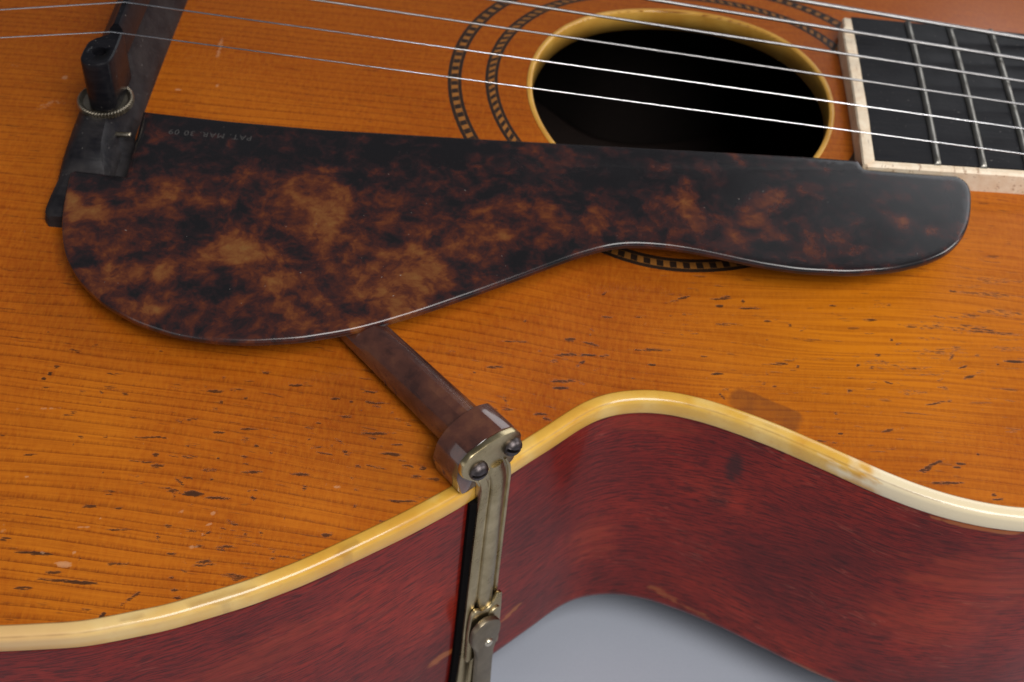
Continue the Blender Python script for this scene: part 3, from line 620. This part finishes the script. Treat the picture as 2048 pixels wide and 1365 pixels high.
GV += [(x, y, gz(x, y)) for x, y in gp]
tri = np.array(res[2]); ok = inpoly(P_[tri].mean(1), inner)
mu = {i: (q-base if q < off else q) for i, q in m0.items()}
GF += [tuple(m0[i] for i in t) for t in tri[ok]]
# underside
GF += [tuple((mu[i] if mu[i] < n else len(GV)+mu[i]-off) for i in t[::-1]) for t in tri[ok]]
GV += [(x, y, gz(x, y)-TH) for x, y in gp]
gvx, gvy = np.array(GV)[:, 0], np.array(GV)[:, 1]
am = np.zeros(len(GV))
wx = gvx+(fbm(gvx*.10, gvy*.10, 3, 60)-.5)*16; wy = gvy+(fbm(gvx*.10, gvy*.10, 3, 70)-.5)*16
for bx, by, a, b, s_ in BLOB:
    r = np.sqrt(((wx-bx)/(a*1.05))**2+((wy-by)/(b*1.05))**2); m = np.clip((1.45-r)/1.0, 0, 1); am = np.maximum(am, m*m*(3-2*m)*s_)
edge = np.interp(gvx, [-126, -84, -45, 0, 66], [-32.5, -33, -31.6, -29.7, -30])-gvy     # depth below the straight upper edge
field = np.clip((edge-11)/20, 0, 1)*np.interp(gvx, [-136, -90, -30, 10, 66], [.95, 1, .8, .6, .35])
am = .27*field+.47*am-.10*(1-np.clip(edge/15, 0, 1))
guard = mesh('pickguard', GV, GF, TORT, guitar, attrs={'amber': am}); fix_normals(guard); guard.data.set_sharp_from_angle(angle=math.radians(50))
# stamped lettering, read from the far side of the guitar
tx = bpy.data.curves.new('stamp', 'FONT'); tx.body = 'PAT. MAR. 30 09'; tx.size = 2.3*K; tx.extrude = 0; tx.space_character = 1.15
to = bpy.data.objects.new('stamp_tmp', tx); col.objects.link(to); bpy.context.view_layer.update()
me = bpy.data.meshes.new_from_object(to.evaluated_get(bpy.context.evaluated_depsgraph_get())); bpy.data.objects.remove(to)
xsn = [v.co.x for v in me.vertices]; wdt = max(xsn)-min(xsn); x1, x0 = -99.5, -118.5; fs = (x1-x0)*K/wdt
for v in me.vertices:
    X_ = x1*K-v.co.x*fs; Y_ = (-37.6+(-.8/19)*0)*K-v.co.y*1.0 + .0
    v.co = Vector((X_, Y_, gz(X_/K, Y_/K)*K+.000015))
me.name = 'stamped_lettering'; link('stamped_lettering', me, LETTER, guard)
def rod(name, p0, p1, r, mat, parent, ns=14, dome=True):
    p0, p1 = Vector(p0), Vector(p1); ax = (p1-p0).normalized(); u = ax.orthogonal().normalized(); w_ = ax.cross(u)
    R = []
    st = [(0, r), (1, r)] if not dome else [(0, r*.5), (.03, r*.9), (.08, r), (.92, r), (.97, r*.9), (1, r*.5)]
    for f, rr in st:
        c = p0.lerp(p1, f); R.append([tuple(c+u*rr*math.cos(a)+w_*rr*math.sin(a)) for a in np.linspace(0, 2*np.pi, ns, endpoint=False)])
    return loft(name, R, mat, parent, sharp=50)
rod('guard_pin', (-130.8, -41.0, 18.6), (-126.6, -41.4, 19.2), .6, WHEELM, guard)

# ------------------------------------------------------------------ pickguard clamp at the waist edge
Q = np.array([-38.97, -112.6]); ta = np.array([.7071, .7071]); na = np.array([.7071, -.7071])
def LW(a, n_, z): p = Q+ta*a+na*n_; return (p[0], p[1], z)
def extrude(name, outline, n0, n1, mat, parent, bev=.3, sharp=30, sig=.5, tilt=None):
    o = smooth_line(np.array(outline, float), .45, sig, True); nn = normals2(o); c = o.mean(0)
    if ((nn*(o-c)).sum(1)).mean() < 0: nn = -nn
    R = []
    for ins, n_ in ((0, n0), (0, n1-bev), (bev*.35, n1-bev*.3), (bev, n1)):
        q = o-nn*ins; R.append([LW(a, n_+(tilt(a, z) if tilt else 0), z) for a, z in q])
    return loft(name, R, mat, parent, sharp=sharp)
# tortoise bracket: a slab that rests on the rim and a bar that rises to the underside of the guard
blk = [(-10.2, 6.5), (-9.3, 10.5), (-6.8, 13.2), (-3, 14.4), (1, 14.3), (4.2, 12.8), (5.6, 9.6), (5.6, 4.0), (4.4, 1.6), (-6.5, .35), (-8.8, .6)]
clamp = extrude('pickguard_clamp', blk, -4.6, 3.0, TORTARM, guitar, .5, 35, .6)
R = []
P0 = np.array(LW(-1.2, -.5, 9.3)); P1 = np.array([-69.5, -86.5, 13.0])
dr = (P1-P0)/np.linalg.norm(P1-P0); sd = np.array([-dr[1], dr[0], 0]); sd /= np.linalg.norm(sd); upv = np.cross(dr, sd); upv = upv if upv[2] > 0 else -upv
for f in np.linspace(0, 1, 14):
    c = P0+(P1-P0)*f; wd = 4.5-.4*f; hh = 4.2-1.5*f
    pr = [(-wd, -hh), (-wd*1.02, -.1*hh), (-wd*.80, hh*.55), (-wd*.42, hh*.9), (-wd*.05, hh*1.05), (wd*.35, hh*.95), (wd*.75, hh*.55), (wd, -.1*hh), (wd, -hh)]
    R.append([tuple(c+sd*a+upv*b) for a, b in pr])
loft('support_arm', R, TORTARM, clamp, sharp=28)
plate = [(-10.2, 10.2), (-9.9, 12.4), (-7.9, 13.9), (-3.4, 14.3), (.4, 14.0), (3.8, 12.9), (5.3, 10.7), (5.2, 7.0), (4.2, 5.4), (3.5, 3.5), (-5.4, 1.6), (-6.3, 4.3), (-8.6, 6.8), (-9.8, 8.4)]
extrude('end_plate', plate, 3.05, 4.3, BRASS, clamp, .35, 35, .5)
for a, z, an in ((-6.1, 8.3, -.15), (2.7, 8.9, -.45)):
    Vv, Ff = [], []                                   # round head: a base disc and two half domes either side of the slot
    def shell(rings_):
        o0 = len(Vv); m = len(rings_[0])
        for r_ in rings_: Vv.extend(LW(a+u_*math.cos(an)-v_*math.sin(an), n_, z+u_*math.sin(an)+v_*math.cos(an)) for u_, v_, n_ in r_)
        Ff.extend(tuple(int(q)+o0 for q in f) for f in grid_faces(len(rings_), m, False, True))
        Ff.append(tuple(range(o0, o0+m))[::-1]); Ff.append(tuple(range(o0+(len(rings_)-1)*m, o0+len(rings_)*m)))
    tt = np.linspace(0, 2*np.pi, 28, endpoint=False)
    shell([[(r*math.cos(t), r*math.sin(t), n_) for t in tt] for r, n_ in ((2.15, 4.2), (2.15, 4.75), (2.05, 4.95))])
    for sg in (1, -1):
        th_ = np.linspace(0, math.pi, 16)
        shell([[(r*math.cos(t), sg*max(.36, r*math.sin(t)), n_) for t in th_] for r, n_ in ((2.1, 4.8), (2.0, 5.15), (1.7, 5.6), (1.25, 5.9), (.7, 6.05))])
    sw = mesh('screw', Vv, Ff, SCREWM, clamp); fix_normals(sw); sw.data.set_sharp_from_angle(angle=math.radians(38))
# pressed metal strip running down the side
prof = [(0, 2.7), (0, 4.0), (.02, 4.28), (.05, 4.38), (.21, 4.38), (.24, 3.85), (.285, 3.7), (.32, 3.85), (.36, 4.55), (.44, 4.86), (.56, 4.95), (.70, 4.80), (.79, 4.4), (.825, 3.8), (.87, 3.75), (.90, 4.2), (.96, 4.25), (1, 4.0), (1, 2.7)]
R = []
for z in np.r_[6.2, 5, 4, 3, 2, 1, 0, -1.5, -3, -5, np.linspace(-8, -84, 40)]:
    a0 = np.interp(z, [-84, -60, -20, -3, 0, 2, 4, 6.2], [-9.2, -7.6, -5.8, -4.9, -4.9, -5.2, -5.8, -4.5]); a1 = np.interp(z, [-84, -40, -5, 0, 3, 6.2], [2.2, 2.4, 3.4, 3.4, 3.0, 1.6])
    fl = np.interp(z, [-8, 6], [0, .55]); blend = np.interp(z, [-3, 5], [1, .55])
    R.append([LW(a0+(a1-a0)*f, (nn-4.3)*blend+4.3+fl*.5 if 0 < f < 1 else nn, z) for f, nn in prof])
loft('side_strip', R, BRASS, clamp, sharp=28)
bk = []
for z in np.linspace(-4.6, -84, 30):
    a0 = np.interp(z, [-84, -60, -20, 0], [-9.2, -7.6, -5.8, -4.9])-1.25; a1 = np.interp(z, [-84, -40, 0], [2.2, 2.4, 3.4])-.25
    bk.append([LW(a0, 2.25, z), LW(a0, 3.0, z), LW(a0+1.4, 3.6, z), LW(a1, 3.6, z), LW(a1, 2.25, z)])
loft('shade_backing', bk, m_plain('shade_black', (.005, .004, .004), .9, 0., 0., .05), clamp, sharp=30)  # backing widened past the strip, its black edge standing in for shadow and reflection
slide = [(-7.1, -64), (-7.0, -52), (-6.5, -46.5), (-6.3, -44.6), (-5.4, -43.3), (-4.4, -43.4), (-3.4, -45.0), (-1.6, -45.6), (0, -44.9), (.9, -43.2), (1.5, -42.2), (2.6, -42.6), (2.7, -48), (2.6, -64)]
extrude('slide_plate', slide, 4.55, 5.45, BRASS, clamp, .25, 30, .4)
hk = [(-1.5, -48.2), (-.9, -47.0), (.4, -46.6), (1.6, -47.0), (1.8, -48.6), (.9, -49.6), (-.6, -49.6)]
extrude('slide_hook', hk, 5.3, 6.0, BRASS, clamp, .25, 30, .25)
lev = [(-7.5, -50.5), (-6.9, -48.3), (-5.4, -46.9), (-3.4, -46.6), (-1.2, -47.8), (.6, -49.8), (1.1, -52.2), (.9, -55), (.1, -57.8), (-.6, -61), (-.8, -66), (-.7, -84), (-5.6, -84), (-5.6, -66), (-5.6, -60.2), (-6.1, -57.4), (-7.2, -54.4)]
extrude('lever', lev, 6.2, 7.6, LEVERM, clamp, .4, 30, .5)
R = [[LW(-2.7+r*math.cos(t), n_, -56.1+r*math.sin(t)) for t in np.linspace(0, 2*np.pi, 18, endpoint=False)] for r, n_ in ((1.15, 5), (1.15, 7.7), (.95, 8.1), (.55, 8.35))]
loft('rivet', R, m_metal('worn_rivet', (.62, .55, .42), (.75, .68, .55), .25, .35), clamp, sharp=60)

# ------------------------------------------------------------------ paper backdrop the guitar lies on
gx = np.linspace(-1600, 1600, 65); GX, GY = np.meshgrid(gx, gx, indexing='ij')
bd = mesh('paper_backdrop', np.c_[GX.ravel(), GY.ravel(), np.full(GX.size, ROOT_Z-.05)], grid_faces(65, 65), PAPER, None)
bd['kind'] = 'structure'
